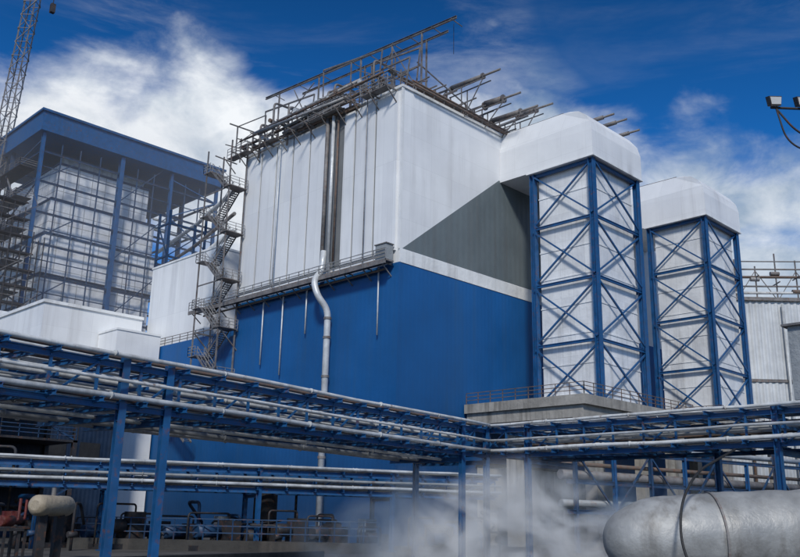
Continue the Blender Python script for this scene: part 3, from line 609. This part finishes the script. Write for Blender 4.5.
part('hose',M().tube(bend([(29.0,14.2,0.),(29.8,15.4,1.8),(30.4,15.6,3.2),(31.8,15.6,4.4),(34.5,15.2,5.4)],1.2,6),.05,8),BLACK,cbx,True)
fm=thing('floodlight_mast','tall lighting mast with two floodlights on curved arms','floodlight',(32.9,9.6,0))
part('mast',M().tube([(32.9,9.6,0),(32.9,9.6,17.4)],[.16,.1],12),STEEL,fm,True)
part('arm',M().tube(bend([(32.9,9.6,16.4),(31.9,10.6,16.9),(31.35,11.1,17.9)],.8,8),.04,8).tube([(31.2,11.25,17.95),(32.9,9.7,17.95)],.05,8).tube(bend([(32.9,9.6,15.9),(31.6,10.9,16.4),(31.35,11.1,17.9)],.8,8),.035,8),DSTEEL,fm,True)
for (x,yv) in ((31.3,11.15),(32.05,10.4)):
    h=M(); h.add([(x-.2,yv+.02,17.98),(x+.06,yv-.24,17.98),(x+.3,yv,18.1),(x+.04,yv+.26,18.1),(x-.24,yv+.06,18.38),(x+.1,yv-.28,18.38),(x+.3,yv,18.5),(x+.0,yv+.3,18.5)],[(0,3,2,1),(4,5,6,7),(0,1,5,4),(1,2,6,5),(2,3,7,6),(3,0,4,7)])
    part('lamp_housing',h,DSTEEL,fm)
    part('lamp_glass',M().add([(x-.21,yv+.0,18.03),(x+.04,yv-.25,18.03),(x+.06,yv-.28,18.33),(x-.24,yv+.02,18.33)],[(0,1,2,3)]),GLASS,fm)

# steam and haze
import bmesh
def vol_mat(name,dens,noise=True,nscale=.3,a=.42,b=.7,g_=-.5):
    vm=bpy.data.materials.new(name); vm.use_nodes=True; N=vm.node_tree.nodes; L=vm.node_tree.links
    N.remove(N['Principled BSDF']); vol=N.new('ShaderNodeVolumePrincipled'); vol.inputs['Color'].default_value=(.99,.99,1,1); vol.inputs['Anisotropy'].default_value=g_
    L.new(vol.outputs[0],N['Material Output'].inputs['Volume'])
    if not noise: vol.inputs['Density'].default_value=dens; return vm
    tc=N.new('ShaderNodeTexCoord'); ln=N.new('ShaderNodeVectorMath'); ln.operation='LENGTH'; L.new(tc.outputs['Object'],ln.inputs[0])
    fo=N.new('ShaderNodeMapRange'); fo.interpolation_type='SMOOTHSTEP'; fo.inputs[1].default_value=.1; fo.inputs[2].default_value=1.; fo.inputs[3].default_value=1; fo.inputs[4].default_value=0; L.new(ln.outputs['Value'],fo.inputs[0])
    nz=N.new('ShaderNodeTexNoise'); nz.inputs['Scale'].default_value=nscale; nz.inputs['Detail'].default_value=5; nz.inputs['Distortion'].default_value=1.2; gg=N.new('ShaderNodeNewGeometry'); L.new(gg.outputs['Position'],nz.inputs['Vector'])
    nr=N.new('ShaderNodeMapRange'); nr.inputs[1].default_value=a; nr.inputs[2].default_value=b; nr.inputs[3].default_value=0.0; nr.inputs[4].default_value=dens; L.new(nz.outputs['Fac'],nr.inputs[0])
    mu=N.new('ShaderNodeMath'); mu.operation='MULTIPLY'; L.new(nr.outputs[0],mu.inputs[0]); L.new(fo.outputs[0],mu.inputs[1]); L.new(mu.outputs[0],vol.inputs['Density']); return vm
def cloud(name,loc,sc,vm,lab,cat):
    me=bpy.data.meshes.new(name); bm=bmesh.new(); bmesh.ops.create_icosphere(bm,subdivisions=4,radius=1); bm.to_mesh(me); bm.free(); me.materials.append(vm)
    so=bpy.data.objects.new(name,me); COL.objects.link(so); so.location=loc; so.scale=sc; so.rotation_euler=(0,0,math.radians(-45)); so['kind']='stuff'; so['label']=lab; so['category']=cat
cloud('steam_cloud',(39.,28.6,1.2),(14,3.2,5.2),vol_mat('steam',1.9,a=.44,b=.72,nscale=.32,g_=-.65),'thin white steam drifting low across the yard','steam')
cloud('haze',(56,148,28),(60,34,48),vol_mat('haze_air',.0045,False,g_=-.3),'pale haze hanging around the boiler house','haze')

# ------------------------------------------------------------ world
SUN_EL=math.radians(40); sd=V((-.74,-.67,0)).normalized()
sdir=V((sd.x*math.cos(SUN_EL),sd.y*math.cos(SUN_EL),math.sin(SUN_EL)))
w=bpy.data.worlds.new('World'); scene.world=w; w.use_nodes=True; N=w.node_tree.nodes; L=w.node_tree.links
bg=N['Background']; bg.inputs['Strength'].default_value=.12
sky=N.new('ShaderNodeTexSky'); sky.sky_type='NISHITA'; sky.sun_disc=False; sky.sun_elevation=SUN_EL; sky.sun_rotation=math.atan2(sd.x,sd.y)
sky.air_density=1.; sky.dust_density=.4; sky.ozone_density=3.
tc=N.new('ShaderNodeTexCoord'); nm=N.new('ShaderNodeVectorMath'); nm.operation='NORMALIZE'; L.new(tc.outputs['Generated'],nm.inputs[0]); D=nm.outputs[0]
def math_(op,a,b=None,cl=False):
    x=N.new('ShaderNodeMath'); x.operation=op; x.use_clamp=cl
    for i,s in ((0,a),(1,b)):
        if s is None: continue
        if isinstance(s,(int,float)): x.inputs[i].default_value=s
        else: L.new(s,x.inputs[i])
    return x.outputs[0]
def rng(s,a,b,c=0,d=1,smooth=False):
    r=N.new('ShaderNodeMapRange'); r.interpolation_type='SMOOTHSTEP' if smooth else 'LINEAR'
    for i,q in enumerate((a,b,c,d)): r.inputs[i+1].default_value=q
    L.new(s,r.inputs[0]); return r.outputs[0]
def dirv(az,el):
    a=math.radians(45-az); e=math.radians(el); return V((math.cos(a)*math.cos(e),math.sin(a)*math.cos(e),math.sin(e)))
def blob(az,el,rad,wt):
    d=N.new('ShaderNodeVectorMath'); d.operation='DOT_PRODUCT'; d.inputs[1].default_value=dirv(az,el); L.new(D,d.inputs[0])
    return rng(d.outputs['Value'],math.cos(math.radians(rad)),1.,0,wt,True)
def nse(sc,det,rough,mul,off=(0,0,0),rot=(0,0,0)):
    mp=N.new('ShaderNodeMapping'); mp.inputs['Scale'].default_value=mul; mp.inputs['Location'].default_value=off; mp.inputs['Rotation'].default_value=rot; L.new(D,mp.inputs['Vector'])
    n=N.new('ShaderNodeTexNoise'); n.inputs['Scale'].default_value=sc; n.inputs['Detail'].default_value=det; n.inputs['Roughness'].default_value=rough; n.inputs['Distortion'].default_value=.3
    L.new(mp.outputs[0],n.inputs['Vector']); return n.outputs['Fac']
n1=nse(6.,10,.55,(1,1,2.2)); n2=nse(14,8,.6,(1,1,1.5),(3,1,2))
cov=None
for b_ in ((-18,24,9,.36),(-10,21.5,9.5,.38),(-25,20,8.5,.34),(5.5,26.5,8,.27),(11,23,7,.22),(24,17,10,.28),(18,23,6,.17),(27,33,3.5,.26),(-21,34,4,.16),(0,18,14,.2),(16,31,7,-.16),(-7,34,8,-.12),(-27,29,5,-.04)):
    o=blob(*b_); cov=o if cov is None else math_('ADD',cov,o)
sepz=N.new('ShaderNodeSeparateXYZ'); L.new(D,sepz.inputs[0])
low=rng(sepz.outputs[2],.0,.47,.34,0)
back=rng(blob(180,50,110,1.),0,1,0,.16)     # broken cloud cover behind the viewer
cov=math_('ADD',math_('ADD',cov,low),back)
dens=math_('ADD',math_('ADD',n1,math_('MULTIPLY',n2,.26)),cov)
cl1=rng(dens,.74,1.18,0,1,True)
wisp=math_('MULTIPLY',rng(nse(3.2,9,.62,(1,1,5.5),(2,7,1),(0,.35,0)),.47,.80,0,.42,True),rng(cov,-.02,.22,.18,1.))
cl=math_('MAXIMUM',cl1,wisp)
sh0=math_('ADD',math_('MULTIPLY',n2,.7),math_('MULTIPLY',nse(7,7,.55,(1,1,1.6),(5,2,8.15)),.7))
sh1=math_('ADD',math_('ADD',sh0,blob(-16,25,14,.10)),blob(22,20,16,-.12))
shade=rng(sh1,.5,.88)
cc=N.new('ShaderNodeMix'); cc.data_type='RGBA'; cc.inputs[6].default_value=(2.9,3.7,4.7,1); cc.inputs[7].default_value=(7.9,8.15,8.4,1); L.new(shade,cc.inputs[0])
hs=N.new('ShaderNodeMix'); hs.data_type='RGBA'; hs.blend_type='MULTIPLY'; hs.inputs[0].default_value=1.; hs.inputs[7].default_value=(.07,.44,.84,1); L.new(sky.outputs[0],hs.inputs[6])
hz=N.new('ShaderNodeMix'); hz.data_type='RGBA'; hz.blend_type='MULTIPLY'; hz.inputs[0].default_value=1.; L.new(hs.outputs[2],hz.inputs[6])
cz=N.new('ShaderNodeCombineXYZ'); zf=rng(sepz.outputs[2],.3,.62,1.25,.62)
for i in range(3): L.new(zf,cz.inputs[i])
L.new(cz.outputs[0],hz.inputs[7])
mx=N.new('ShaderNodeMix'); mx.data_type='RGBA'; L.new(math_('MULTIPLY',cl,.96),mx.inputs[0]); L.new(hz.outputs[2],mx.inputs[6]); L.new(cc.outputs[2],mx.inputs[7])
L.new(mx.outputs[2],bg.inputs['Color'])
sl=bpy.data.lights.new('sun','SUN'); sl.energy=2.7; sl.angle=math.radians(8); sl.color=(1,.965,.91)
s_o=bpy.data.objects.new('sun',sl); COL.objects.link(s_o); s_o.rotation_euler=sdir.to_track_quat('Z','Y').to_euler(); s_o.location=(0,0,80)

# ------------------------------------------------------------ camera
p=math.radians(15.5); rl=math.radians(1.2); s2=1/math.sqrt(2)
F=V((s2,s2,0));R=V((s2,-s2,0));U=V((0,0,1))
fw=F*math.cos(p)+U*math.sin(p); u0=-F*math.sin(p)+U*math.cos(p)
r=R*math.cos(rl)+u0*math.sin(rl); u=u0*math.cos(rl)-R*math.sin(rl)
cam=bpy.data.cameras.new('camera'); co=bpy.data.objects.new('camera',cam); COL.objects.link(co)
mw=Matrix((( r.x,u.x,-fw.x,0),(r.y,u.y,-fw.y,0),(r.z,u.z,-fw.z,2.5),(0,0,0,1))); co.matrix_world=mw
cam.sensor_width=36; cam.lens=860/800*36; cam.clip_end=6000; cam.clip_start=.1
scene.camera=co
scene.view_settings.view_transform='Standard'; scene.view_settings.look='None'; scene.view_settings.exposure=0
for o in bpy.data.objects:
    if 'worg' in o: del o['worg']
